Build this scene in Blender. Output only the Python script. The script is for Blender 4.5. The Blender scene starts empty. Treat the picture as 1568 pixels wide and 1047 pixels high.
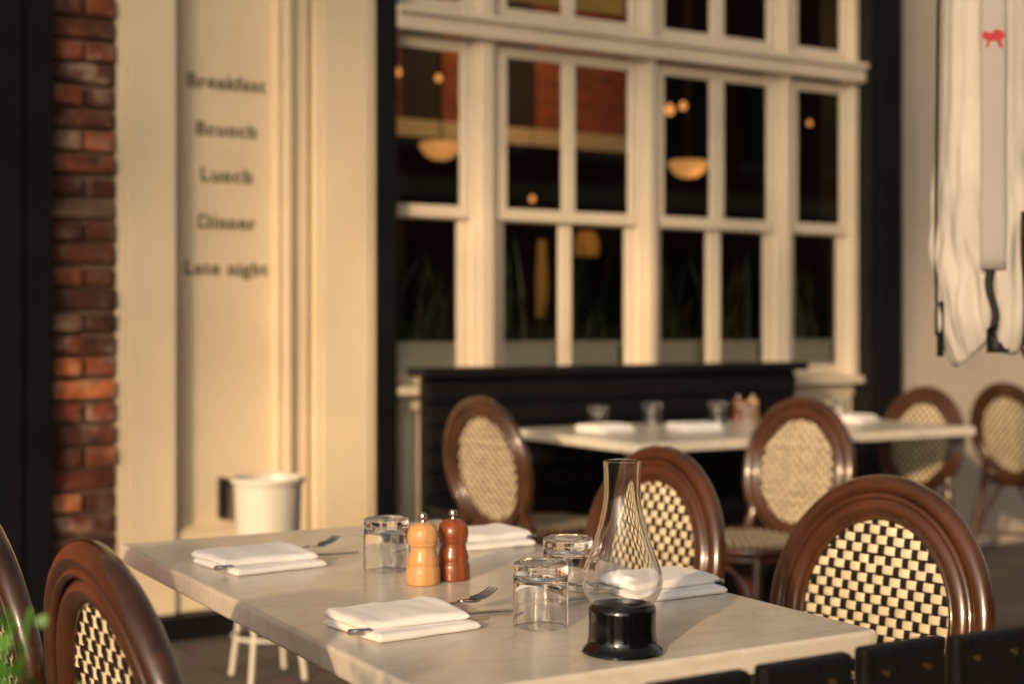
import bpy, math, random, bmesh
from mathutils import Vector, noise, Matrix
random.seed(7)
R=math.radians
scn=bpy.context.scene
scn.view_settings.view_transform='Standard'
scn.view_settings.look='None'
scn.view_settings.exposure=0

# ---------------------------------------------------------------- materials
def newmat(name):
    m=bpy.data.materials.new(name); m.use_nodes=True
    nt=m.node_tree; b=nt.nodes['Principled BSDF']
    return m,nt,b
def mat(name,col,rough=0.6,metal=0,var=0.12,scale=8,bump=0.0,bscale=60,coat=0,stretch=(1,1,1),spec=0.5,sheen=0,bdist=.002,rvar=0,crough=.12):
    m,nt,b=newmat(name)
    N=nt.nodes;L=nt.links
    tc=N.new('ShaderNodeTexCoord');mp=N.new('ShaderNodeMapping');mp.inputs['Scale'].default_value=stretch
    L.new(tc.outputs['Object'],mp.inputs['Vector'])
    nz=N.new('ShaderNodeTexNoise');nz.inputs['Scale'].default_value=scale;nz.inputs['Detail'].default_value=5
    L.new(mp.outputs[0],nz.inputs['Vector'])
    cr=N.new('ShaderNodeValToRGB')
    c=col
    cr.color_ramp.elements[0].position=0.3;cr.color_ramp.elements[1].position=0.7
    cr.color_ramp.elements[0].color=(c[0]*(1-var),c[1]*(1-var),c[2]*(1-var),1)
    cr.color_ramp.elements[1].color=(min(1,c[0]*(1+var)),min(1,c[1]*(1+var)),min(1,c[2]*(1+var)),1)
    L.new(nz.outputs['Fac'],cr.inputs['Fac']);L.new(cr.outputs['Color'],b.inputs['Base Color'])
    b.inputs['Roughness'].default_value=rough;b.inputs['Metallic'].default_value=metal
    if rvar:
        mr=N.new('ShaderNodeMapRange');mr.inputs['To Min'].default_value=rough-rvar;mr.inputs['To Max'].default_value=rough+rvar
        L.new(nz.outputs['Fac'],mr.inputs['Value']);L.new(mr.outputs[0],b.inputs['Roughness'])
    b.inputs['Coat Weight'].default_value=coat;b.inputs['Coat Roughness'].default_value=crough
    b.inputs['Specular IOR Level'].default_value=spec
    b.inputs['Sheen Weight'].default_value=sheen
    if bump>0:
        n2=N.new('ShaderNodeTexNoise');n2.inputs['Scale'].default_value=bscale;n2.inputs['Detail'].default_value=4
        L.new(mp.outputs[0],n2.inputs['Vector'])
        bp=N.new('ShaderNodeBump');bp.inputs['Strength'].default_value=bump;bp.inputs['Distance'].default_value=bdist
        L.new(n2.outputs['Fac'],bp.inputs['Height']);L.new(bp.outputs[0],b.inputs['Normal'])
    return m
M={}
M['cream']=mat('cream_paint',(0.70,0.58,0.405),0.55,var=0.10,scale=1.8,bump=0.5,bscale=12)
M['frame']=mat('window_paint',(0.66,0.57,0.44),0.42,var=0.09,scale=3)
M['stucco']=mat('stucco',(0.42,0.37,0.31),0.85,var=0.10,scale=2.0,bump=0.5)
M['black']=mat('black_paint',(0.006,0.0055,0.0065),0.5,var=0.4,scale=6,bump=0.2,bscale=30,spec=.2)
M['blackwood']=mat('black_stained_wood',(0.005,0.0045,0.005),0.5,var=0.5,scale=20,bump=0.8,bscale=40,stretch=(6,1,0.6),spec=.22)
M['mortar']=mat('mortar',(0.25,0.16,0.11),0.9,var=0.3,bump=0.5)
M['letters']=mat('sign_paint',(0.12,0.083,0.052),0.7)
M['rattan']=mat('varnished_rattan',(0.058,0.0215,0.009),0.24,var=0.45,scale=9,coat=0.7,bump=0.15,bscale=18,rvar=.05,crough=.08)
M['weftc']=mat('cream_cane',(0.68,0.58,0.40),0.42,var=0.18,scale=22)
M['warpb']=mat('black_cane',(0.010,0.008,0.007),0.4,var=0.3)
M['napkin']=mat('white_linen',(0.86,0.855,0.85),0.9,var=0.02,scale=10,bump=0.4,bscale=700,sheen=0.15,bdist=.0006)
M['steel']=mat('polished_steel',(0.55,0.53,0.50),0.2,metal=1,var=0.03)
M['millL']=mat('beech_wood',(0.60,0.33,0.135),0.45,var=0.18,scale=70,coat=0.12,stretch=(1,1,.08))
M['millD']=mat('cherry_wood',(0.25,0.062,0.017),0.34,var=0.45,scale=70,coat=0.3,stretch=(1,1,.08))
M['lampblk']=mat('black_glazed_base',(0.003,0.003,0.0035),0.12,var=0.1,coat=0.3,spec=.4)
M['fabric']=mat('canvas',(0.43,0.41,0.385),0.9,var=0.12,scale=5,bump=0.5,bscale=40,bdist=.004)
M['canvas2']=mat('canvas_strap',(0.30,0.285,0.275),0.9,var=0.05,scale=6)
M['red']=mat('crimson_print',(0.30,0.005,0.016),0.7)
M['whitemetal']=mat('white_enamel',(0.66,0.62,0.54),0.35,var=0.03)
M['trough']=mat('white_trough_paint',(0.90,0.82,0.68),0.5,var=0.04)
M['leaf']=mat('herb_leaf',(0.08,0.26,0.028),0.5,var=0.5,scale=40)
M['leafd']=mat('sansevieria_leaf',(0.035,0.062,0.02),0.4,var=0.8,scale=12)
M['treeleaf']=mat('tree_leaf',(0.05,0.10,0.025),0.6,var=0.5)
M['bark']=mat('bark',(0.09,0.065,0.045),0.95,var=.3,bump=1)
M['terracotta']=mat('dark_pot',(0.05,0.04,0.035),0.6)
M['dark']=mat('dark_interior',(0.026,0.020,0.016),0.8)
M['amber']=mat('amber_pane_glow',(0.80,0.52,0.18),0.8)  # glow of the top panes put into the colour
M['brass']=mat('brass_screw',(0.6,0.45,0.2),0.3,metal=1)
M['asphalt']=mat('asphalt',(0.05,0.05,0.05),0.9,bump=0.6)
M['kerb']=mat('kerb_stone',(0.3,0.28,0.26),0.85)
M['darkglass']=mat('dark_window_glass',(0.02,0.022,0.025),0.08)
def emis(name,col,s):
    m,nt,b=newmat(name); b.inputs['Emission Color'].default_value=(*col,1);b.inputs['Emission Strength'].default_value=s
    b.inputs['Base Color'].default_value=(*[c*.4 for c in col],1); return m
M['lampglow']=emis('lamp_glow',(1.0,0.44,0.12),0.45)
M['bulb']=emis('bulb_glow',(1.0,0.38,0.10),1.0)
M['amberglow']=emis('amber_lit_panel',(1.0,0.42,0.08),0.10)
def brickm(name,c):
    m=mat(name,c,0.9,var=0.4,scale=25,bump=0.8,bscale=60)
    nt=m.node_tree;N=nt.nodes;L=nt.links;b=N['Principled BSDF']
    src=b.inputs['Base Color'].links[0].from_socket
    tc=N.new('ShaderNodeTexCoord');nz=N.new('ShaderNodeTexNoise');nz.inputs['Scale'].default_value=9;nz.inputs['Detail'].default_value=6;nz.inputs['Roughness'].default_value=.7
    L.new(tc.outputs['Object'],nz.inputs['Vector'])
    cr=N.new('ShaderNodeValToRGB');cr.color_ramp.elements[0].position=.50;cr.color_ramp.elements[1].position=.60
    L.new(nz.outputs['Fac'],cr.inputs['Fac'])
    mx=N.new('ShaderNodeMixRGB');mx.inputs['Color2'].default_value=(.50,.36,.25,1)
    mm=N.new('ShaderNodeMath');mm.operation='MULTIPLY';mm.inputs[1].default_value=.6;L.new(cr.outputs[0],mm.inputs[0])
    L.new(mm.outputs[0],mx.inputs['Fac']);L.new(src,mx.inputs['Color1'])
    n2=N.new('ShaderNodeTexNoise');n2.inputs['Scale'].default_value=3.5;n2.inputs['Detail'].default_value=4
    L.new(tc.outputs['Object'],n2.inputs['Vector'])
    c2=N.new('ShaderNodeValToRGB');c2.color_ramp.elements[0].position=.42;c2.color_ramp.elements[0].color=(.36,.34,.33,1);c2.color_ramp.elements[1].position=.56;c2.color_ramp.elements[1].color=(1,1,1,1)
    L.new(n2.outputs['Fac'],c2.inputs['Fac'])
    m2=N.new('ShaderNodeMixRGB');m2.blend_type='MULTIPLY';m2.inputs[0].default_value=1
    L.new(mx.outputs[0],m2.inputs[1]);L.new(c2.outputs[0],m2.inputs[2]);L.new(m2.outputs[0],b.inputs['Base Color'])
    return m
bricks=[brickm('brick_%d'%i,c) for i,c in enumerate([(0.28,0.07,0.032),(0.17,0.045,0.026),(0.48,0.135,0.045),(0.10,0.033,0.024),(0.38,0.22,0.14),(0.22,0.05,0.024)])]
def brickwall(name,k=1.0):
    m,nt,b=newmat(name);N=nt.nodes;L=nt.links
    tc=N.new('ShaderNodeTexCoord');mp=N.new('ShaderNodeMapping');mp.inputs['Rotation'].default_value=(R(90),0,0)
    L.new(tc.outputs['Object'],mp.inputs[0])
    bt=N.new('ShaderNodeTexBrick');bt.inputs['Scale'].default_value=4.4
    bt.inputs['Color1'].default_value=(0.36*k,0.09*k,0.04*k,1);bt.inputs['Color2'].default_value=(0.22*k,0.055*k,0.03*k,1)
    bt.inputs['Mortar'].default_value=(0.25*k,0.17*k,0.12*k,1);bt.inputs['Mortar Size'].default_value=0.012
    L.new(mp.outputs[0],bt.inputs['Vector']);L.new(bt.outputs['Color'],b.inputs['Base Color']);b.inputs['Roughness'].default_value=0.9
    return m
M['brickwall']=brickwall('brick_wall_mat')
def marble():
    m,nt,b=newmat('marble');N=nt.nodes;L=nt.links
    tc=N.new('ShaderNodeTexCoord')
    n1=N.new('ShaderNodeTexNoise');n1.inputs['Scale'].default_value=3.0;n1.inputs['Detail'].default_value=9;n1.inputs['Distortion'].default_value=1.5
    mp=N.new('ShaderNodeMapping');mp.inputs['Rotation'].default_value=(0,0,R(35));mp.inputs['Scale'].default_value=(1,2.6,1)
    L.new(tc.outputs['Object'],mp.inputs[0]);L.new(mp.outputs[0],n1.inputs['Vector'])
    r1=N.new('ShaderNodeValToRGB');e=r1.color_ramp.elements
    e[0].position=0.46;e[0].color=(0,0,0,1);e[1].position=0.5;e[1].color=(1,1,1,1)
    x=e.new(0.54);x.color=(0,0,0,1)
    L.new(n1.outputs['Fac'],r1.inputs['Fac'])
    n2=N.new('ShaderNodeTexNoise');n2.inputs['Scale'].default_value=4;n2.inputs['Detail'].default_value=8
    L.new(tc.outputs['Object'],n2.inputs['Vector'])
    r2=N.new('ShaderNodeValToRGB');r2.color_ramp.elements[0].position=0.3;r2.color_ramp.elements[1].position=0.7
    r2.color_ramp.elements[0].color=(0.62,0.57,0.49,1);r2.color_ramp.elements[1].color=(0.75,0.71,0.635,1)
    L.new(n2.outputs['Fac'],r2.inputs['Fac'])
    mx=N.new('ShaderNodeMixRGB');mx.inputs['Color2'].default_value=(0.48,0.40,0.31,1)
    ml=N.new('ShaderNodeMath');ml.operation='MULTIPLY';ml.inputs[1].default_value=0.30
    L.new(r1.outputs['Color'],ml.inputs[0]);L.new(ml.outputs[0],mx.inputs['Fac']);L.new(r2.outputs['Color'],mx.inputs['Color1'])
    L.new(mx.outputs[0],b.inputs['Base Color'])
    n3=N.new('ShaderNodeTexNoise');n3.inputs['Scale'].default_value=9;n3.inputs['Detail'].default_value=6
    L.new(tc.outputs['Object'],n3.inputs['Vector'])
    mr=N.new('ShaderNodeMapRange');mr.inputs['To Min'].default_value=0.14;mr.inputs['To Max'].default_value=0.34
    L.new(n3.outputs['Fac'],mr.inputs['Value']);L.new(mr.outputs[0],b.inputs['Roughness'])
    return m
M['marble']=marble()
def glassm(name,ior=1.45,col=(1,1,1,1),rough=0.0):
    m,nt,b=newmat(name)
    b.inputs['Transmission Weight'].default_value=1;b.inputs['Roughness'].default_value=rough;b.inputs['IOR'].default_value=ior
    b.inputs['Base Color'].default_value=col
    return m
M['glass']=glassm('clear_glass')
def windowglass():
    m,nt,b=newmat('window_glass');N=nt.nodes;L=nt.links
    N.remove(b);out=N['Material Output']
    tr=N.new('ShaderNodeBsdfTransparent');tr.inputs[0].default_value=(0.94,0.97,0.94,1)
    gl=N.new('ShaderNodeBsdfGlossy');gl.inputs['Roughness'].default_value=0.0
    fr=N.new('ShaderNodeFresnel');fr.inputs[0].default_value=1.45
    mu=N.new('ShaderNodeMath');mu.operation='MULTIPLY';mu.inputs[1].default_value=1.9;mu.use_clamp=True
    mx=N.new('ShaderNodeMixShader')
    L.new(fr.outputs[0],mu.inputs[0]);L.new(mu.outputs[0],mx.inputs[0]);L.new(tr.outputs[0],mx.inputs[1]);L.new(gl.outputs[0],mx.inputs[2]);L.new(mx.outputs[0],out.inputs[0])
    return m
M['wglass']=windowglass()
def paving():
    m,nt,b=newmat('paving');N=nt.nodes;L=nt.links
    tc=N.new('ShaderNodeTexCoord')
    bt=N.new('ShaderNodeTexBrick');bt.inputs['Scale'].default_value=1.3
    bt.inputs['Color1'].default_value=(0.11,0.095,0.085,1);bt.inputs['Color2'].default_value=(0.15,0.13,0.115,1)
    bt.inputs['Mortar'].default_value=(0.05,0.045,0.04,1);bt.inputs['Mortar Size'].default_value=0.008
    L.new(tc.outputs['Object'],bt.inputs['Vector'])
    nz=N.new('ShaderNodeTexNoise');nz.inputs['Scale'].default_value=6;nz.inputs['Detail'].default_value=8
    L.new(tc.outputs['Object'],nz.inputs['Vector'])
    mx=N.new('ShaderNodeMixRGB');mx.blend_type='MULTIPLY';mx.inputs[0].default_value=0.5
    L.new(bt.outputs['Color'],mx.inputs[1]);L.new(nz.outputs['Color'],mx.inputs[2]);L.new(mx.outputs[0],b.inputs['Base Color'])
    b.inputs['Roughness'].default_value=0.8
    return m
M['paving']=paving()

# ---------------------------------------------------------------- mesh builder
class MB:
    def __init__(s): s.V=[];s.F=[];s.MI=[]
    def box(s,x0,x1,y0,y1,z0,z1,mi=0):
        n=len(s.V)
        s.V+=[(x0,y0,z0),(x1,y0,z0),(x1,y1,z0),(x0,y1,z0),(x0,y0,z1),(x1,y0,z1),(x1,y1,z1),(x0,y1,z1)]
        for f in [(0,3,2,1),(4,5,6,7),(0,1,5,4),(1,2,6,5),(2,3,7,6),(3,0,4,7)]:
            s.F.append(tuple(n+i for i in f));s.MI.append(mi)
    def quadxz(s,x0,x1,y,z0,z1,mi=0):
        n=len(s.V);s.V+=[(x0,y,z0),(x1,y,z0),(x1,y,z1),(x0,y,z1)];s.F.append((n,n+1,n+2,n+3));s.MI.append(mi)
    def tube(s,pts,r,n=10,closed=False,mi=0,cap=True):
        pts=[Vector(p) for p in pts];k=len(pts)
        T=[]
        for i in range(k):
            if closed: t=pts[(i+1)%k]-pts[i-1]
            else: t=pts[min(i+1,k-1)]-pts[max(i-1,0)]
            T.append(t.normalized())
        ref=Vector((0,0,1)) if abs(T[0].z)<0.9 else Vector((0,1,0))
        nrm=(ref-T[0]*ref.dot(T[0])).normalized()
        base=len(s.V)
        for i in range(k):
            nrm=(nrm-T[i]*nrm.dot(T[i])).normalized()
            bn=T[i].cross(nrm)
            rr=r[i] if isinstance(r,(list,tuple)) else r
            for j in range(n):
                a=2*math.pi*j/n
                s.V.append(tuple(pts[i]+nrm*math.cos(a)*rr+bn*math.sin(a)*rr))
        m=k if closed else k-1
        for i in range(m):
            for j in range(n):
                a=base+i*n+j;b=base+i*n+(j+1)%n;c=base+((i+1)%k)*n+(j+1)%n;d=base+((i+1)%k)*n+j
                s.F.append((a,b,c,d));s.MI.append(mi)
        if cap and not closed:
            s.F.append(tuple(base+j for j in range(n))[::-1]);s.MI.append(mi)
            s.F.append(tuple(base+(k-1)*n+j for j in range(n)));s.MI.append(mi)
    def lathe(s,prof,n=48,c=(0,0,0),mi=0):
        base=len(s.V);k=len(prof)
        for (r,z) in prof:
            for j in range(n):
                a=2*math.pi*j/n
                s.V.append((c[0]+max(r,1e-5)*math.cos(a),c[1]+max(r,1e-5)*math.sin(a),c[2]+z))
        for i in range(k-1):
            for j in range(n):
                s.F.append((base+i*n+j,base+i*n+(j+1)%n,base+(i+1)*n+(j+1)%n,base+(i+1)*n+j));s.MI.append(mi)
    def grid(s,fn,nu,nv,mi=0):
        base=len(s.V)
        for i in range(nu+1):
            for j in range(nv+1): s.V.append(tuple(fn(i/nu,j/nv)))
        for i in range(nu):
            for j in range(nv):
                a=base+i*(nv+1)+j
                s.F.append((a,a+nv+1,a+nv+2,a+1));s.MI.append(mi)
    def mesh(s,name,mats,smooth=True,ang=35):
        me=bpy.data.meshes.new(name);me.from_pydata(s.V,[],s.F)
        for m in mats: me.materials.append(m)
        me.polygons.foreach_set('material_index',s.MI)
        if smooth:
            me.polygons.foreach_set('use_smooth',[True]*len(s.F))
            try: me.set_sharp_from_angle(angle=R(ang))
            except Exception: pass
        me.update();return me
def weld(me,d=1e-5):
    bm=bmesh.new();bm.from_mesh(me);bmesh.ops.remove_doubles(bm,verts=bm.verts,dist=d);bmesh.ops.recalc_face_normals(bm,faces=bm.faces);bm.to_mesh(me);bm.free()
def empty(name,loc=(0,0,0),rz=0):
    e=bpy.data.objects.new(name,None);e.empty_display_size=0.1
    scn.collection.objects.link(e);e.location=loc;e.rotation_euler=(0,0,rz);return e
def add(name,me,parent=None,loc=(0,0,0),rot=(0,0,0),bevel=0):
    o=bpy.data.objects.new(name,me);scn.collection.objects.link(o)
    o.location=loc;o.rotation_euler=rot
    if parent: o.parent=parent
    if bevel:
        b=o.modifiers.new('bevel','BEVEL');b.width=bevel;b.segments=2;b.limit_method='ANGLE'
    return o
def obj(name,mb,mats,parent=None,loc=(0,0,0),rot=(0,0,0),bevel=0,smooth=False):
    return add(name,mb.mesh(name,mats,smooth),parent,loc,rot,bevel)
def catmull(P,n=6):
    P=[Vector(p) for p in P];out=[]
    for i in range(len(P)-1):
        p0=P[max(i-1,0)];p1=P[i];p2=P[i+1];p3=P[min(i+2,len(P)-1)]
        for k in range(n):
            t=k/n
            out.append(0.5*((2*p1)+(p2-p0)*t+(2*p0-5*p1+4*p2-p3)*t*t+(3*p1-p0-3*p2+p3)*t**3))
    out.append(P[-1]);return out

# ---------------------------------------------------------------- ground
g=MB();g.box(-200,200,-200,200,-0.3,0);obj('ground',g,[M['paving']])
g=MB();g.box(-60,60,-10,-3.2,0.002,0.006);obj('road',g,[M['asphalt']])
k=MB();k.box(-60,60,-3.2,-3.05,0.0,0.12);k.box(-60,60,-10.15,-10,0.0,0.12);obj('kerb',k,[M['kerb']],bevel=0.01)

# ---------------------------------------------------------------- facade
fac=empty('restaurant_facade')
w=MB()
w.box(1.359,2.364,5.18,5.45,0.09,4.5)
w.box(1.362,1.395,5.125,5.178,0.09,4.5)
w.box(1.398,1.572,5.11,5.178,0.09,4.5)
w.box(1.574,1.590,5.14,5.178,0.40,4.5)
w.box(1.573,1.994,5.13,5.178,0.09,0.385)
w.box(1.592,1.975,5.145,5.178,0.387,0.402)
w.box(1.972,1.990,5.14,5.178,0.404,4.5)
w.box(1.998,2.022,5.10,5.178,0.09,4.5)
w.box(2.030,2.095,5.125,5.178,0.09,4.5)
w.box(2.112,2.362,5.085,5.178,0.09,4.5)
w.box(2.14,2.335,5.078,5.083,0.30,4.2)
obj('panelled_wall',w,[M['cream']],fac,bevel=0.004)
w=MB()
w.box(1.36,2.36,5.06,5.44,0.0,0.088)
w.box(2.366,2.455,5.08,5.40,0,4.5)
w.box(4.972,5.186,5.05,5.40,0,4.5)
w.box(5.02,5.14,5.04,5.049,0.1,4.4)
w.box(0.70,1.127,5.07,5.45,0,4.5)
w.box(0.85,1.02,5.055,5.069,0.1,4.4)
obj('black_pilasters',w,[M['black']],fac,bevel=0.005)
w=MB();w.box(5.19,12,5.16,5.45,0,4.5);w.box(5.19,5.33,5.13,5.158,0.0,4.5);w.box(-8,0.69,5.2,5.45,0,4.5,1);w.box(-8,12,5.13,5.5,4.502,5.2,0)
obj('side_walls',w,[M['stucco'],M['brickwall']],fac,bevel=0.004)
w=MB();w.box(1.129,1.357,5.155,5.45,0,4.5,6)
z=0.004;c=0
while z<4.45:
    def bk(x0,x1):
        p=random.uniform(-0.008,0.006)
        mi=random.choices(range(6),[5,4,3,3,2.0,4])[0]
        w.box(x0+random.uniform(0,.005),x1-random.uniform(0,.005),5.115+p,5.156,z+random.uniform(0,.005),z+0.064+random.uniform(-.005,.004),mi)
    if c%2: bk(1.131,1.356)
    else: bk(1.131,1.238);bk(1.249,1.356)
    z+=0.080;c+=1
obj('brick_strip',w,bricks+[M['mortar']],fac,bevel=0.006)
let=empty('painted_menu_lettering')
for txt,zz,wd in [('Breakfast',2.035,.305),('Brunch',1.858,.234),('Lunch',1.686,.198),('Dinner',1.51,.224),('Late night',1.336,.323)]:
    cu=bpy.data.curves.new(txt.lower().replace(' ','_'),'FONT');cu.body=txt;cu.size=0.085;cu.align_x='CENTER';cu.extrude=0.0008;cu.offset=0.0012
    cu.space_character=1.12
    o=bpy.data.objects.new('line_'+txt.lower().replace(' ','_'),cu);scn.collection.objects.link(o)
    bpy.context.view_layer.update()
    o.scale=(wd/max(o.dimensions.x,.01),0.86,1)
    o.location=(1.787,5.176,zz);o.rotation_euler=(R(90),0,0);o.parent=let;cu.materials.append(M['letters'])
    b=MB();n=len(txt)
    for i,ch in enumerate(txt):
        if ch in ' aectsg': continue
        x=-wd/2+wd*(i+.5)/n
        b.box(x-.012,x+.012,0,.0012,.0,.005)
    obj('serifs_'+txt.lower().replace(' ','_'),b,[M['letters']],let,(1.787,5.1752,zz))

win=empty('sash_window_wall')
w=MB();gl=MB()
bays=[(2.458,2.782,None),(2.999,3.626,(3.278,3.341)),(3.814,4.422,(4.081,4.158)),(4.600,4.883,None)]
w.box(2.458,4.97,5.19,5.40,0.0,0.865)
for x0,x1 in [(2.47,2.56),(2.76,2.86),(3.55,3.65),(4.35,4.45),(4.86,4.96)]: w.box(x0,x1,5.165,5.188,0.0,0.80)
w.box(2.458,4.968,5.16,5.188,0.803,0.863)
w.box(2.458,4.97,5.09,5.22,0.867,0.90)
for x0,x1 in [(2.825,2.945),(3.668,3.772),(4.464,4.558)]:
    w.box(x0,x1,5.138,5.22,0.902,4.4)
    w.box(x0+0.03,x1-0.03,5.118,5.137,0.902,4.4)
w.box(4.925,4.969,5.128,5.22,0.902,4.4)
w.box(2.458,4.97,5.080,5.116,2.322,2.415)
w.box(2.458,4.97,5.058,5.078,2.385,2.412)
st=0.040
for (x0,x1,mu) in bays:
    L0=x0-st if x0>2.5 else x0; L1=x1+st
    def sash(y0,y1,z0,z1,b0,b1):
        if x0>2.5: w.box(L0,x0,y0,y1,z0,z1)
        w.box(x1,L1,y0,y1,z0,z1)
        w.box(x0+.0005,x1-.0005,y0+.001,y1-.001,z0,z0+b0);w.box(x0+.0005,x1-.0005,y0+.001,y1-.001,z1-b1,z1)
        if mu: w.box(mu[0],mu[1],y0+.004,y1-.004,z0+b0,z1-b1)
        gl.quadxz(x0-.01,x1+.01,(y0+y1)/2+.006,z0+.01,z1-.01)
    sash(5.150,5.175,1.585,2.318,0.05,0.05)
    sash(5.178,5.203,0.904,1.625,0.055,0.045)
    sash(5.150,5.175,2.42,3.15,0.055,0.05)
w.box(2.458,4.97,5.08,5.116,3.16,3.25)
w.box(2.458,4.97,5.123,5.4,3.252,4.5)
obj('window_frames',w,[M['frame']],win,bevel=0.004)
obj('glass_panes',gl,[M['wglass']],win)
w=MB();w.box(2.97,3.65,5.235,5.242,2.53,3.2);obj('sunset_glow_sheet',w,[M['amber']],win)  # amber sheet put in for the sunset reflected in the top panes

# interior
room=empty('dining_room_interior')
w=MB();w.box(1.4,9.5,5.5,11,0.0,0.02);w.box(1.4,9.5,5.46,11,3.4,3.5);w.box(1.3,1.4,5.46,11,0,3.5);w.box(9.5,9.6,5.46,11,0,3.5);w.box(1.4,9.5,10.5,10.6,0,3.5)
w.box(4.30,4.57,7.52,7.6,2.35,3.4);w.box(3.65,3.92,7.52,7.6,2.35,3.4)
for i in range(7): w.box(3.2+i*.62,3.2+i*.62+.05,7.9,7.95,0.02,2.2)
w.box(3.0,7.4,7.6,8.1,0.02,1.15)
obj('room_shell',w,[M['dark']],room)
w=MB();w.box(3.92,4.30,7.5,7.62,2.35,3.4);w.box(4.57,5.32,7.5,7.62,2.35,3.4);w.box(3.3,3.65,7.5,7.62,2.35,3.4)
obj('brick_bulkhead',w,[M['brickwall']],room)
w=MB();w.box(3.3,5.35,7.42,7.498,2.245,2.345)
obj('pale_cornice',w,[M['cream']],room)
w=MB()
for (x,y,zz,a,h) in [(4.06,6.6,1.40,0.03,.42),(4.55,6.9,1.62,0.07,.14)]: w.lathe([(0,0),(a,0),(a*1.1,h*.5),(a*.7,h),(0,h)],16,(x,y,zz-h/2))
obj('amber_lanterns',w,[M['amberglow']],room,smooth=True)
def pendant(x,y,z):
    e=empty('pendant_lamp',(x,y,z))
    b=MB();b.lathe([(0,-.085),(.045,-.08),(.085,-.055),(.108,-.02),(.112,0),(.10,.008),(0,.012)],32);obj('glowing_bowl',b,[M['lampglow']],e,smooth=True)
    b=MB();b.tube([(0,0,.012),(0,0,3.38-z)],.006,8);obj('rod',b,[M['dark']],e)
pendant(3.425,6.57,2.09);pendant(4.845,6.32,2.05)
bl=empty('string_bulbs')
for (x,y,z,r) in [(3.06,6.33,2.39,.020),(3.23,6.22,2.36,.018),(4.26,5.6,2.22,.020),(4.20,5.63,2.2,.027),(5.10,5.62,2.20,.014),(4.0,6.6,1.83,.018)]:
    b=MB();b.lathe([(0,-r),(r*.7,-r*.7),(r,0),(r*.7,r*.7),(r*.3,r*1.2),(0,r*1.2)],16,(x,y,z));b.tube([(x,y,z+r*1.2),(x,y,3.39)],.003,6,mi=1)
    obj('bulb',b,[M['bulb'],M['dark']],bl,smooth=True)
for i,(x,y,z,e) in enumerate([(4.3,6.7,2.9,17),(4.9,6.2,1.85,2.5),(3.3,6.2,1.9,2.5)]):
    l=bpy.data.lights.new('warm_interior_light','POINT');l.energy=e;l.color=(1,.58,.26);l.shadow_soft_size=.12  # unseen fill lights added to brighten the room behind the glass
    o=bpy.data.objects.new('interior_fill_light',l);scn.collection.objects.link(o);o.location=(x,y,z)
for (x0,x1) in [(2.47,2.80),(3.01,3.27),(3.345,3.61),(3.85,4.05),(4.17,4.41),(4.62,4.87)]:
    e=empty('window_box_plant',((x0+x1)/2,5.308,0.902))
    b=MB();hw=(x1-x0)/2;b.box(-hw,hw,-.09,.09,-.9,.158);b.box(-hw-.006,hw+.006,-.096,.096,.159,.175)
    obj('white_trough',b,[M['trough']],e,bevel=0.003)
    b=MB()
    nl=60 if x0<2.6 else 22
    for i in range(nl):
        px=random.uniform(-hw*.9,hw*.9);py=random.uniform(-.07,.07);h=random.uniform(.10,.50);lx=random.uniform(-.12,.12);ly=random.uniform(-.05,.05);wd=random.uniform(.004,.012);an=random.uniform(0,3.14)
        def fn(u,v,px=px,py=py,h=h,lx=lx,ly=ly,wd=wd,an=an):
            ww=wd*(1-u**2.5)*(v-.5)*2
            return (px+lx*u*u+ww*math.cos(an),py+ly*u*u+ww*math.sin(an),.17+h*u)
        b.grid(fn,6,2)
    obj('leaves',b,[M['leafd']],e,smooth=True)

# ---------------------------------------------------------------- banquette
bq=empty('black_banquette')
w=MB()
w.box(2.46,4.32,4.86,4.90,0.0,0.945);w.box(2.43,4.35,4.80,4.95,0.947,0.982)
for i in range(5): w.box(2.47,4.31,4.835,4.858,0.50+i*.088,0.50+i*.088+.074)
w.box(2.46,4.32,4.42,4.83,0.40,0.46);w.box(2.48,4.30,4.46,4.80,0.0,0.398)
obj('bench_body',w,[M['black']],bq,bevel=0.005)

# ---------------------------------------------------------------- tables
def table(x0,x1,y0,y1,name='marble_table'):
    cx,cy=(x0+x1)/2,(y0+y1)/2
    e=empty(name,(cx,cy,0))
    hx,hy=(x1-x0)/2,(y1-y0)/2
    b=MB();b.box(-hx,hx,-hy,hy,.716,.75)
    o=obj('marble_top',b,[M['marble']],e);bv=o.modifiers.new('bevel','BEVEL');bv.width=.006;bv.segments=4
    b=MB()
    for s in (-1,1):
        yy=s*(hy-.30)
        b.lathe([(.0,.02),(.03,.02),(.03,.08),(.022,.10),(.022,.66),(.05,.69),(.05,.714)],20,(0.04,yy,0))
        b.tube([(-.23,yy,.015),(-.1,yy,.035),(0,yy,.05),(.1,yy,.035),(.27,yy,.015)],.014,8)
        b.tube([(0.04,yy-.22,.015),(0.04,yy,.04),(0.04,yy+.2,.015)],.014,8)
    obj('iron_base',b,[M['black']],e,smooth=True)
    return e
table(.686,1.335,1.342,2.564)
table(2.75,3.55,3.87,4.70)
table(3.56,4.37,3.87,4.70)

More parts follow.
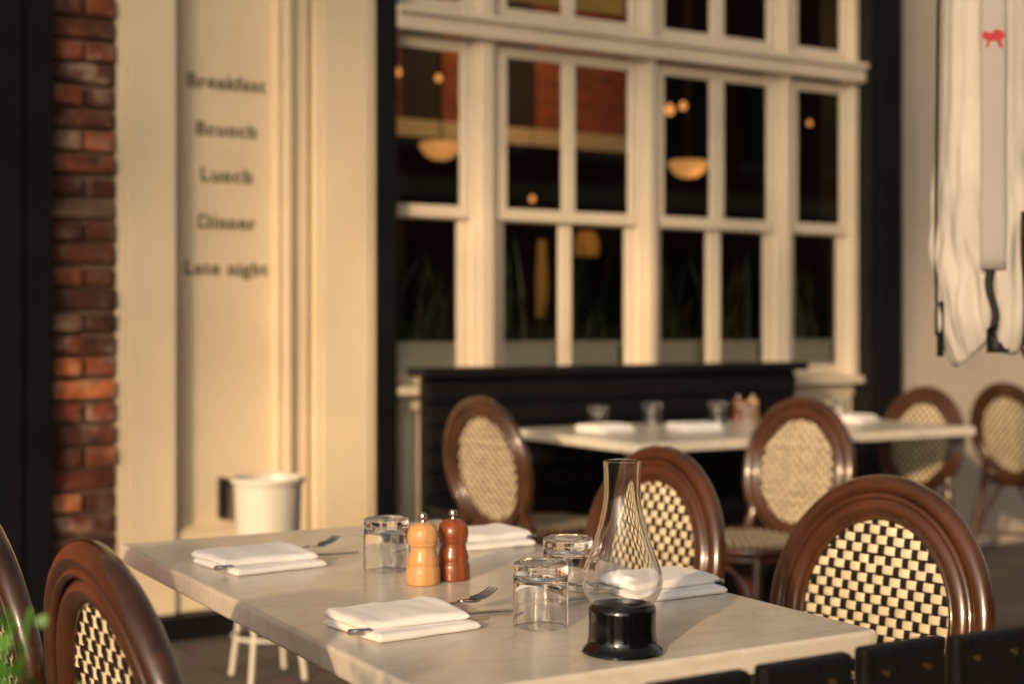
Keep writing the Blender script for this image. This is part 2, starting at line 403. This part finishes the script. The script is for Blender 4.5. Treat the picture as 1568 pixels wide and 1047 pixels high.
# ---------------------------------------------------------------- bistro chairs
def yb(z): return -.19-(z-.45)*.17
def weave(mb,a,b,pu,pv,place,A=.0017,ex=2.0):
    ni=int(a/pu)+1;nj=int(b/pv)+1
    for j in range(-nj,nj+1):
        v=j*pv
        if abs(v)>=b*.985: continue
        c=a*(1-(abs(v)/b)**ex)**(1/ex)
        n=max(4,int(2*c/pu*4))
        jit=random.uniform(-.0009,.0009);ph=random.uniform(0,6)
        def fn(s,t):
            u=-c+2*c*s
            off=A*math.cos(math.pi*u/pu+math.pi*j)
            return place(u,v+jit+.0006*math.sin(u*60+ph)+(t-.5)*pv*.86,off+(0.0008 if abs(t-.5)<.2 else -.0003))
        mb.grid(fn,n,2,0)
    for i in range(-ni,ni+1):
        u=i*pu
        if abs(u)>=a*.985: continue
        c=b*(1-(abs(u)/a)**ex)**(1/ex)
        n=max(4,int(2*c/pv*4));jit=random.uniform(-.0009,.0009);kw=random.uniform(.72,.82)
        def fn(s,t):
            v=-c+2*c*s
            off=-A*math.cos(math.pi*v/pv+math.pi*i)
            return place(u+jit+(t-.5)*pu*kw,v,off)
        mb.grid(fn,n,2,1)
def chair_meshes():
    f=MB()
    cz=.65
    pts=[]
    pts+=[(-.215,-.275,0),(-.198,-.225,.22),(-.178,yb(.42),.42)]
    for k in range(0,25):
        an=R(218-k*(256/24))
        x=.205*math.cos(an);zz=cz+.222*math.sin(an)
        pts.append((x,yb(zz),zz))
    pts+=[(.178,yb(.42),.42),(.198,-.225,.22),(.215,-.275,0)]
    f.tube(catmull(pts,3),.0175,14)
    T=[2*math.pi*i/72 for i in range(72)]
    f.tube([(.168*math.cos(t),yb(cz+.186*math.sin(t))+.002,cz+.186*math.sin(t)) for t in T],.0175,12,closed=True)
    f.tube([(.187*math.cos(t),yb(cz+.204*math.sin(t))+.012,cz+.204*math.sin(t)) for t in T],.006,8,closed=True)
    f.tube([(.187*math.cos(t),yb(cz+.204*math.sin(t))-.012,cz+.204*math.sin(t)) for t in T],.006,8,closed=True)
    f.tube([(.150*math.cos(t),yb(cz+.168*math.sin(t))+.006,cz+.168*math.sin(t)) for t in T],.005,8,closed=True)
    def sup(a,b,n,t):
        c,s=math.cos(t),math.sin(t)
        return (a*math.copysign(abs(c)**(2/n),c),b*math.copysign(abs(s)**(2/n),s))
    for zz,rr,sc in [(.445,.016,1),(.42,.011,.985)]:
        f.tube([(sup(.205*sc,.205*sc,3.2,t)[0],.01+sup(.205*sc,.205*sc,3.2,t)[1],zz) for t in [2*math.pi*i/64 for i in range(64)]],rr,10,closed=True)
    for s in (-1,1):
        f.tube(catmull([(s*.175,.18,.43),(s*.185,.2,.25),(s*.2,.225,0)],5),.0145,10)
        f.tube(catmull([(s*.176,.18,.22),(s*.12,.19,.36),(0,.195,.41)],5),.009,8)
        f.tube(catmull([(s*.185,.19,.2),(s*.19,.08,.36),(s*.19,0,.41),(s*.19,-.09,.36),(s*.195,-.21,.2)],5),.009,8)
    f.tube([(-.187,.2,.16),(.187,-.228,.19)],.009,8);f.tube([(.187,.2,.16),(-.187,-.228,.19)],.009,8)
    fm=f.mesh('chair_frame',[M['rattan']],True,60)
    b=MB();weave(b,.155,.173,.0165,.0162,lambda u,v,o:(u,yb(cz+v)+.002+o,cz+v))
    bm_=b.mesh('woven_back',[M['weftc'],M['warpb']],True,80)
    b=MB();weave(b,.2,.2,.0165,.0165,lambda u,v,o:(u,.01+v,.452+o),ex=3.2)
    sm=b.mesh('woven_seat',[M['weftc'],M['warpb']],True,80)
    return fm,bm_,sm
CH=chair_meshes()
def chair(bx,by,a,s=1):
    a=R(a);f=(math.cos(a),math.sin(a))
    e=empty('bistro_chair',(bx+.224*f[0],by+.224*f[1],0),a-math.pi/2);e.scale=(s,s,s)
    add('frame',CH[0],e);add('woven_back',CH[1],e);add('woven_seat',CH[2],e)
for c in [(1.735,1.752,189),(1.76,2.43,184),(2.35,4.16,9,1.02),(3.19,3.58,190,1.02),(4.52,4.30,184),(5.22,4.43,0),(.432,1.575,4,1.02),(.405,2.16,3)]: chair(*c)

# ---------------------------------------------------------------- tableware
def tumbler_mesh():
    b=MB()
    out=[(.0352,0),(.0364,.0006),(.0366,.0018),(.0364,.03),(.0360,.062),(.0359,.066),(.0354,.0675),(.0354,.0685),(.0359,.070),(.0359,.079),(.0354,.0815),(.0335,.083),(.030,.0832),(.026,.0822),(.0,.0815)]
    inn=[(0,.0675),(.020,.0672),(.029,.0655),(.0325,.0625),(.0340,.057),(.0348,.03),(.0351,.001),(.0352,0)]
    b.lathe(out+inn,72)
    me=b.mesh('tumbler_glass',[M['glass']],True,60);weld(me,2e-5)
    return me
TM=tumbler_mesh()
def tumbler(x,y): add('glass_tumbler',TM,None,(x,y,.7508))
for p in [(.971,1.581),(1.118,1.745),(.981,2.071),(3.06,4.56),(3.36,4.62),(3.66,4.58),(3.74,4.50),(4.25,4.5),(4.12,4.6)]: tumbler(*p)
def mill(x,y,m):
    e=empty('pepper_mill',(x,y,.7505))
    b=MB();b.lathe([(0,0),(.0245,0),(.0258,.0015),(.0262,.010),(.0258,.021),(.0246,.0255),(.0232,.0275),(.0232,.029),(.0242,.031),(.0236,.037),(.0205,.047),(.0195,.052),(.0198,.056),(.0222,.0585),(.0226,.0605),(.0216,.0615),(.0216,.0625),(.0232,.065),(.0238,.071),(.0232,.078),(.0205,.0855),(.0150,.0905),(.010,.0925),(0,.093)],48)
    obj('turned_body',b,[m],e,smooth=True)
    b=MB();b.lathe([(0,.0925),(.0045,.0925),(.0035,.095),(.0035,.0965),(.0062,.0985),(.0068,.102),(.0055,.1055),(.003,.107),(0,.1075)],24)
    obj('steel_knob',b,[M['steel']],e,smooth=True)
mill(.977,1.932,M['millL']);mill(1.034,1.942,M['millD']);mill(3.80,4.62,M['millD']);mill(3.86,4.60,M['millL'])

def cloth_layer(b,corners,t,z0,e=.007,seed=0,amp=.0015,dome=0.0):
    c=[Vector((x,y)) for x,y in corners];n1,n2=44,36
    L=((c[1]-c[0]).length+(c[2]-c[3]).length)/2;W=((c[3]-c[0]).length+(c[2]-c[1]).length)/2
    def P(s,q,top):
        s_=.5+.5*math.sin(math.pi/2*(2*s-1));q_=.5+.5*math.sin(math.pi/2*(2*q-1))
        p=(c[0]*(1-s_)+c[1]*s_)*(1-q_)+(c[3]*(1-s_)+c[2]*s_)*q_
        dx=min(s_,1-s_)*L;dy=min(q_,1-q_)*W
        f=1
        for d in (dx,dy):
            if d<e: f*=math.sqrt(max(0,1-(1-d/e)**2))
        p=p+Vector((noise.noise(Vector((p.y*25,seed*2.3,1))),noise.noise(Vector((p.x*25,seed*1.3,4)))))*.0022
        nz=(noise.noise(Vector((p.x*16+seed*7,p.y*16,seed)))*amp+noise.noise(Vector((p.x*55+seed*3,p.y*12,seed+5)))*amp*.5)
        mid=z0+t*.45
        dm=dome*math.sin(math.pi*min(1,max(0,q_)))*(.5+.5*s_)
        if f<=1e-4: zz=mid
        elif top: zz=mid+t*.55*f+(nz+dm)*f
        else: zz=mid-t*.45*f+(dm*.9*f if z0>.001 else 0)
        return (p.x,p.y,zz)
    b.grid(lambda s,q:P(s,q,True),n1,n2);b.grid(lambda s,q:P(1-s,q,False),n1,n2)
def fork(b):
    def hf(u,v):
        x=-.10+u*.155;w=.0085*(1-u)**.8+.0028
        return (x,(v-.5)*2*w,.002*math.sin(u*3)+.004*u)
    b.grid(hf,16,2)
    def hd(u,v):
        x=.055+u*.028;w=.0028+.0082*math.sin(min(1,u*1.3)*math.pi/2)
        return (x,(v-.5)*2*w,.006-.004*math.sin(u*2))
    b.grid(hd,6,3)
    for k in range(4):
        y0=-.0098+k*.0065
        b.tube([(.081,y0,.003),(.095,y0,.004),(.108,y0*.95,.008),(.115,y0*.9,.012)],[.0018,.0016,.0013,.0008],6)
def knife(b):
    b.grid(lambda u,v:(-.10+u*.09,(v-.5)*.013,.0025*math.sin(v*math.pi)),4,6)
    b.grid(lambda u,v:(-.01+u*.125,.008-v*.016*(1-max(0,u-.75)**2*14),.0008*math.sin(v*math.pi)),16,3)
def setting(x,y,rz,L=.155,W=.145,mir=1,seed=0,cut=True):
    e=empty('folded_napkin',(x,y,.7505),rz)
    b=MB();h=L/2;k=W/2;m=mir
    def cc(pts):
        pts=[(px,py*m) for px,py in pts]
        return pts if m>0 else pts[::-1]
    cloth_layer(b,cc([(-h+.008,-k),(h,-k+.004),(h-.004,k),(-h,k-.006)]),.0105,0,.006,seed,.0008)
    cloth_layer(b,cc([(-h-.002,-k+.030),(h-.006,-k+.018),(h-.002,k+.001),(-h-.002,k-.003)]),.0125,.0100,.0085,seed+1,.0028,.0035)
    o=obj('linen_folds',b,[M['napkin']],e,smooth=True)
    if cut:
        c=empty('cutlery_set',(x,y,.7505),rz)
        b=MB();fork(b);o=obj('fork',b,[M['steel']],c,(.050,.022*m,.0105),(0,R(-4),R(6*m)),smooth=True)
        s=o.modifiers.new('s','SOLIDIFY');s.thickness=.0018
        b=MB();knife(b);o=obj('knife',b,[M['steel']],c,(.066,-.004*m,.0095),(0,R(2.2),R(-5*m)),smooth=True)
        s=o.modifiers.new('s','SOLIDIFY');s.thickness=.0018
        b=MB();b.tube(catmull([(-h-.012,-k+.040,.010),(-h-.006,-k+.030,.012),(-h+.01,-k+.03,.012)],4),.004,8)
        b.V=[(vx,vy*m,vz) for vx,vy,vz in b.V];obj('spoon_end',b,[M['steel']],c,smooth=True)
setting(.809,1.662,R(3),.158,.142,1,1)
setting(.820,2.215,R(5),.165,.165,1,2)
setting(1.245,2.235,R(180),.16,.15,-1,3)
setting(1.245,1.70,R(182),.17,.14,-1,4)
setting(3.00,4.42,R(10),.17,.16,1,5,False);setting(3.33,4.30,R(170),.17,.16,-1,6,False);setting(4.2,4.36,R(20),.17,.16,1,7,False)

# hurricane lamp
hl=empty('hurricane_oil_lamp',(.977,1.404,.7505))
b=MB();b.lathe([(0,0),(.0470,0),(.0492,.0015),(.0490,.004),(.0455,.0075),(.0425,.012),(.0410,.018),(.0405,.030),(.0405,.050),(.0400,.0545),(.0385,.0565),(.0370,.0570),(.0362,.055),(.0360,.050),(0,.049)],64)
obj('black_base',b,[M['lampblk']],hl,smooth=True)
op=[(.0345,.0515),(.0350,.054),(.0385,.0595),(.0440,.068),(.0475,.077),(.0485,.086),(.0472,.096),(.0432,.108),(.0385,.120),(.0338,.133),(.0295,.147),(.0258,.161),(.0232,.175),(.0218,.188),(.0215,.200),(.0218,.213),(.0226,.2265),(.0226,.2285),(.0218,.229)]
th=.0016
ip=[(max(.001,r-th),z+(0.0004 if i<3 else 0)) for i,(r,z) in enumerate(op[:-1])]
b=MB();b.lathe(op+ip[::-1]+[op[0]],72)
o=obj('glass_chimney',b,[M['glass']],hl,smooth=True);weld(o.data)

# ---------------------------------------------------------------- closed parasol
ux,uy=2.47,2.14
um=empty('closed_parasol',(ux,uy,0))
view=math.atan2(-uy,-ux)
b=MB()
zt,zb=2.65,1.095
def rad(th,z):
    s=(z-zb)/(zt-zb)
    R0=.112+.012*math.exp(-((s-.15)/.10)**2)-.05*max(0,s-.45)
    ph=5*th/(2*math.pi)+.25*math.sin(s*3.1)+.10*math.sin(3*th)
    f=ph-math.floor(ph)
    flap=.86+.23*min(1,f/.12)*(1-.75*f)
    wr=.006*noise.noise(Vector((math.cos(th)*5,math.sin(th)*5,z*9)))*math.exp(-((s-.08)/.16)**2)*2.4
    wr+=.006*noise.noise(Vector((math.cos(th)*4,math.sin(th)*4,z*1.2)))
    wr+=.003*noise.noise(Vector((th*6+z*4,z*11,9)))*math.exp(-((s-.12)/.16)**2)*2.2
    d=noise.noise(Vector((th*2.2+z*9,z*5,3)))*.008*math.exp(-((s-.16)/.12)**2)
    return R0*flap+wr+d
def uf(u,v):
    th=view+math.pi+2*math.pi*v
    ph=5*th/(2*math.pi)+.10*math.sin(3*th)+.1;f=ph-math.floor(ph)
    z0=zb-.03*math.sin(math.pi*f)+.02*math.sin(2*th)
    z=zt+(z0-zt)*u
    r=rad(th,max(z,zb))
    if u>.93: r*=1-.28*((u-.93)/.07)**2
    return (r*math.cos(th),r*math.sin(th),z)
b.grid(uf,130,240)
o=obj('folded_canvas',b,[M['fabric']],um,smooth=True)
o.modifiers.new('s','SOLIDIFY').thickness=.002
def onr2(a,z,off):
    r=.118-.035*max(0,(z-1.8))+off
    return (r*math.cos(a),r*math.sin(a),z)
b=MB();b.grid(lambda u,v:onr2(view+(v-.5)*.38,1.26+u*1.3,.016+.003*math.sin(u*23)),40,6)
o=obj('valance_strip',b,[M['canvas2']],um,smooth=True);o.modifiers.new('s','SOLIDIFY').thickness=.002
em=[(-1,.2),(-.75,.75),(-.2,.95),(.3,.6),(.75,.85),(1,.6),(.9,.1),(.55,.0),(.7,-.7),(.45,-.6),(.3,-.1),(-.2,-.1),(-.5,-.8),(-.75,-.75),(-.6,0)]
b=MB();b.V=[onr2(view+.01-x*.17,1.737+y*.023,.0215) for x,y in em];b.F=[tuple(range(len(em)))];b.MI=[0]
o=obj('crimson_emblem',b,[M['red']],um);o.modifiers.new('s','SOLIDIFY').thickness=.001
b=MB()
b.tube([onr2(view-1.12-.1*math.exp(-((i-4)/6)**2),1.12+i*.05,.008) for i in range(28)],.0035,6)
b.grid(lambda u,v:onr2(view-.02+(v-.5)*.12+.05*math.sin(u*7),1.13+u*.15,.016),10,2)
b.grid(lambda u,v:onr2(view+.50+(v-.5)*.12+.03*math.sin(u*6),1.10+u*.28,.014),10,2)
b.grid(lambda u,v:onr2(view-1.2+(v-.5)*.35,1.075+u*.12,.0),10,2)
b.grid(lambda u,v:onr2(view+.1+(v-.5)*.5,1.085+u*.09,-.028),10,2)
b.tube([onr2(view+.62+.03*math.sin(i),1.25+i*.05,.012) for i in range(10)],.003,6)
o=obj('black_straps',b,[M['black']],um,smooth=True);o.modifiers.new('s','SOLIDIFY').thickness=.0015
b=MB();b.tube([(0,0,1.14),(0,0,2.85),(.3,-.25,2.95),(1.15,-.95,2.9)],.022,12);b.tube([(1.15,-.95,2.95),(1.15,-.95,0.05)],.035,16);b.box(.8,1.5,-1.3,-.6,0,.06)
obj('mast_and_arm',b,[M['whitemetal']],um,smooth=True)

# ---------------------------------------------------------------- bucket on stand
bs=empty('white_bucket_stand',(1.66,4.40,0))
b=MB();b.lathe([(0,.33),(.092,.33),(.097,.335),(.110,.628),(.119,.633),(.121,.645),(.116,.652),(.106,.648),(.098,.60),(.088,.36),(0,.355)],40)
for i in range(4):
    a=R(45+90*i);b.tube([(.08*math.cos(a),.08*math.sin(a),.34),(.13*math.cos(a),.13*math.sin(a),0)],.009,8)
b.tube([(.112*math.cos(t),.112*math.sin(t),.14) for t in [i*math.pi/16 for i in range(32)]],.006,6,closed=True)
obj('bucket_and_legs',b,[M['whitemetal']],bs,smooth=True)
b=MB();b.box(1.75,1.772,5.12,5.172,.42,.575);b.box(1.752,1.80,5.10,5.119,.548,.568);obj('bucket_shadow_boxes',b,[M['black']],bevel=.004)  # black boxes standing in for the shadow beside the bucket

# ---------------------------------------------------------------- black slatted fence
fe=empty('black_slat_fence',(0,1.02,0))
b=MB()
x=.7425
for i in range(14):
    wd=.113
    b.box(x,x+wd,0,.018,.05,.824+random.uniform(-.002,.003));x+=.1275
b.box(.70,2.6,.0185,.045,.25,.31);b.box(.70,2.6,.0185,.045,.66,.72)
o=obj('slats',b,[M['blackwood']],fe,bevel=.005)
b=MB();x=.7425
for i in range(14):
    for zz in (.69,.80):
        for dx in (.028,.085):
            b.lathe([(.0,.0),(.0035,.0),(.0035,.0015),(0,.002)],10,(x+dx,zz,0))
    x+=.1275
b.V=[(vx,-vz-.0002,vy) for (vx,vy,vz) in b.V]
obj('brass_screws',b,[M['brass']],fe,smooth=True)

# ---------------------------------------------------------------- potted herb
hp=empty('potted_herb',(.130,1.055,0))
b=MB();b.lathe([(0,0),(.09,0),(.10,.02),(.115,.62),(.12,.63),(.12,.66),(.11,.66),(.105,.60),(0,.60)],32)
obj('tall_pot',b,[M['terracotta']],hp,smooth=True)
b=MB();rng=random.Random(3)
for i in range(110):
    a=rng.uniform(0,6.28);rr=.115*rng.random()**.5;h=rng.uniform(.20,.375)*(1-rr*1.0)
    p0=Vector((rr*.3*math.cos(a),rr*.3*math.sin(a),.6));p1=Vector((rr*math.cos(a),rr*math.sin(a),.6+h))
    b.tube([p0,(p0+p1)/2+Vector((0,0,.01)),p1],.0014,5)
    for k in range(16):
        c=p0.lerp(p1,rng.uniform(.5,1.03))+Vector((rng.gauss(0,.010),rng.gauss(0,.010),rng.gauss(0,.008)))
        d=Vector((rng.gauss(0,1),rng.gauss(0,1),rng.gauss(.3,.6))).normalized();s=d.cross(Vector((rng.random(),rng.random(),rng.random()))).normalized()
        l=rng.uniform(.008,.018)
        n0=len(b.V);b.V+=[tuple(c),tuple(c+d*l*.5+s*l*.4),tuple(c+d*l),tuple(c+d*l*.5-s*l*.4)];b.F.append((n0,n0+1,n0+2,n0+3));b.MI.append(0)
obj('foliage',b,[M['leaf']],hp)

# ---------------------------------------------------------------- building across the street, unseen trees added to shade the wall
ob=empty('brick_building')
w=MB();w.box(-2,34,-24,-14,0,9,0)
w.box(-2,34,-14.001,-13.85,3.6,4.0,1);w.box(-2,34,-14.001,-13.7,8.9,9.3,1)
for i in range(15):
    for zz in (.6,4.7):
        w.box(-1+i*2.35,.4+i*2.35,-14.0,-13.96,zz,zz+2.2,2);w.box(-1.1+i*2.35,.5+i*2.35,-14.0,-13.9,zz-.15,zz-.01,1)
obj('walls_and_windows',w,[M['brickwall'],M['cream'],M['darkglass']],ob)
def tree(x,y,zc,rx,rz,n,seed,sp=.45):
    rng=random.Random(seed)
    e=empty('added_shade_tree',(x,y,0))
    b=MB();b.tube(catmull([(0,0,0),(.05,.02,zc*.4),(-.04,.05,zc*.7),(0,0,zc+.5)],5),[.13-.09*i/15 for i in range(16)],10)
    tips=[]
    for i in range(14):
        a=rng.uniform(0,6.28);r=rx*rng.uniform(.4,.9);zz=zc+rng.uniform(-.7,.8)*rz
        b.tube([(0,0,zc*.65+i*.08),(r*.5*math.cos(a),r*.5*math.sin(a),(zc*.7+zz)/2+.2),(r*math.cos(a),r*math.sin(a),zz)],[.05,.03,.012],6);tips.append(Vector((r*math.cos(a),r*math.sin(a),zz)))
    obj('trunk_and_limbs',b,[M['bark']],e,smooth=True)
    b=MB()
    for i in range(n):
        t=rng.choice(tips)+Vector((rng.gauss(0,sp),rng.gauss(0,sp),rng.gauss(0,sp*.9)))
        d=Vector((rng.gauss(0,1),rng.gauss(0,1),rng.gauss(0,1))).normalized();s=d.orthogonal().normalized();l=rng.uniform(.08,.16)
        n0=len(b.V);b.V+=[tuple(t),tuple(t+d*l*.5+s*l*.4),tuple(t+d*l),tuple(t+d*l*.5-s*l*.4)];b.F.append((n0,n0+1,n0+2,n0+3));b.MI.append(0)
    obj('leaf_crown',b,[M['treeleaf']],e)
SX,SY=-.80,-.60
def along(px,py,dist): return (px+SX*dist,py+SY*dist)
EL=15
tx,ty=along(4.6,5.15,18);tree(tx,ty,3.0+18*math.tan(R(EL)),1.9,1.2,3400,1)  # crowns set on the sun's path to dapple the upper wall
tx,ty=along(1.3,5.15,19);tree(tx,ty,3.4+19*math.tan(R(EL)),1.7,1.2,2400,2)

# ---------------------------------------------------------------- light
el=R(EL);az=math.atan2(SY,SX)
sd=Vector((math.cos(az)*math.cos(el),math.sin(az)*math.cos(el),math.sin(el)))
l=bpy.data.lights.new('sun','SUN');l.energy=3.4;l.angle=R(1.5);l.color=(1,.675,.38)
o=bpy.data.objects.new('sun',l);scn.collection.objects.link(o);o.rotation_euler=(-sd).to_track_quat('-Z','Y').to_euler()
wd=bpy.data.worlds.new('World');scn.world=wd;wd.use_nodes=True
N=wd.node_tree.nodes;L=wd.node_tree.links
sk=N.new('ShaderNodeTexSky');sk.sky_type='NISHITA';sk.sun_disc=False;sk.sun_elevation=el;sk.sun_rotation=math.atan2(sd.x,sd.y)
sk.dust_density=4;sk.ozone_density=.5
hs=N.new('ShaderNodeHueSaturation');hs.inputs['Saturation'].default_value=.4
wm=N.new('ShaderNodeMixRGB');wm.blend_type='MULTIPLY';wm.inputs[0].default_value=1;wm.inputs[2].default_value=(1.0,.92,.82,1)
L.new(sk.outputs[0],hs.inputs['Color']);L.new(hs.outputs[0],wm.inputs[1]);L.new(wm.outputs[0],N['Background'].inputs[0]);N['Background'].inputs[1].default_value=.13

# ---------------------------------------------------------------- camera
cam=bpy.data.cameras.new('camera');co=bpy.data.objects.new('camera',cam);scn.collection.objects.link(co);scn.camera=co
co.location=(0,0,1.14);co.rotation_euler=(R(90),0,R(-30.4))
cam.lens=50;cam.sensor_width=36;cam.shift_y=-.015;cam.clip_end=1000;cam.clip_start=.05
cam.dof.use_dof=True;cam.dof.focus_distance=1.90;cam.dof.aperture_fstop=3.1;cam.dof.aperture_blades=0
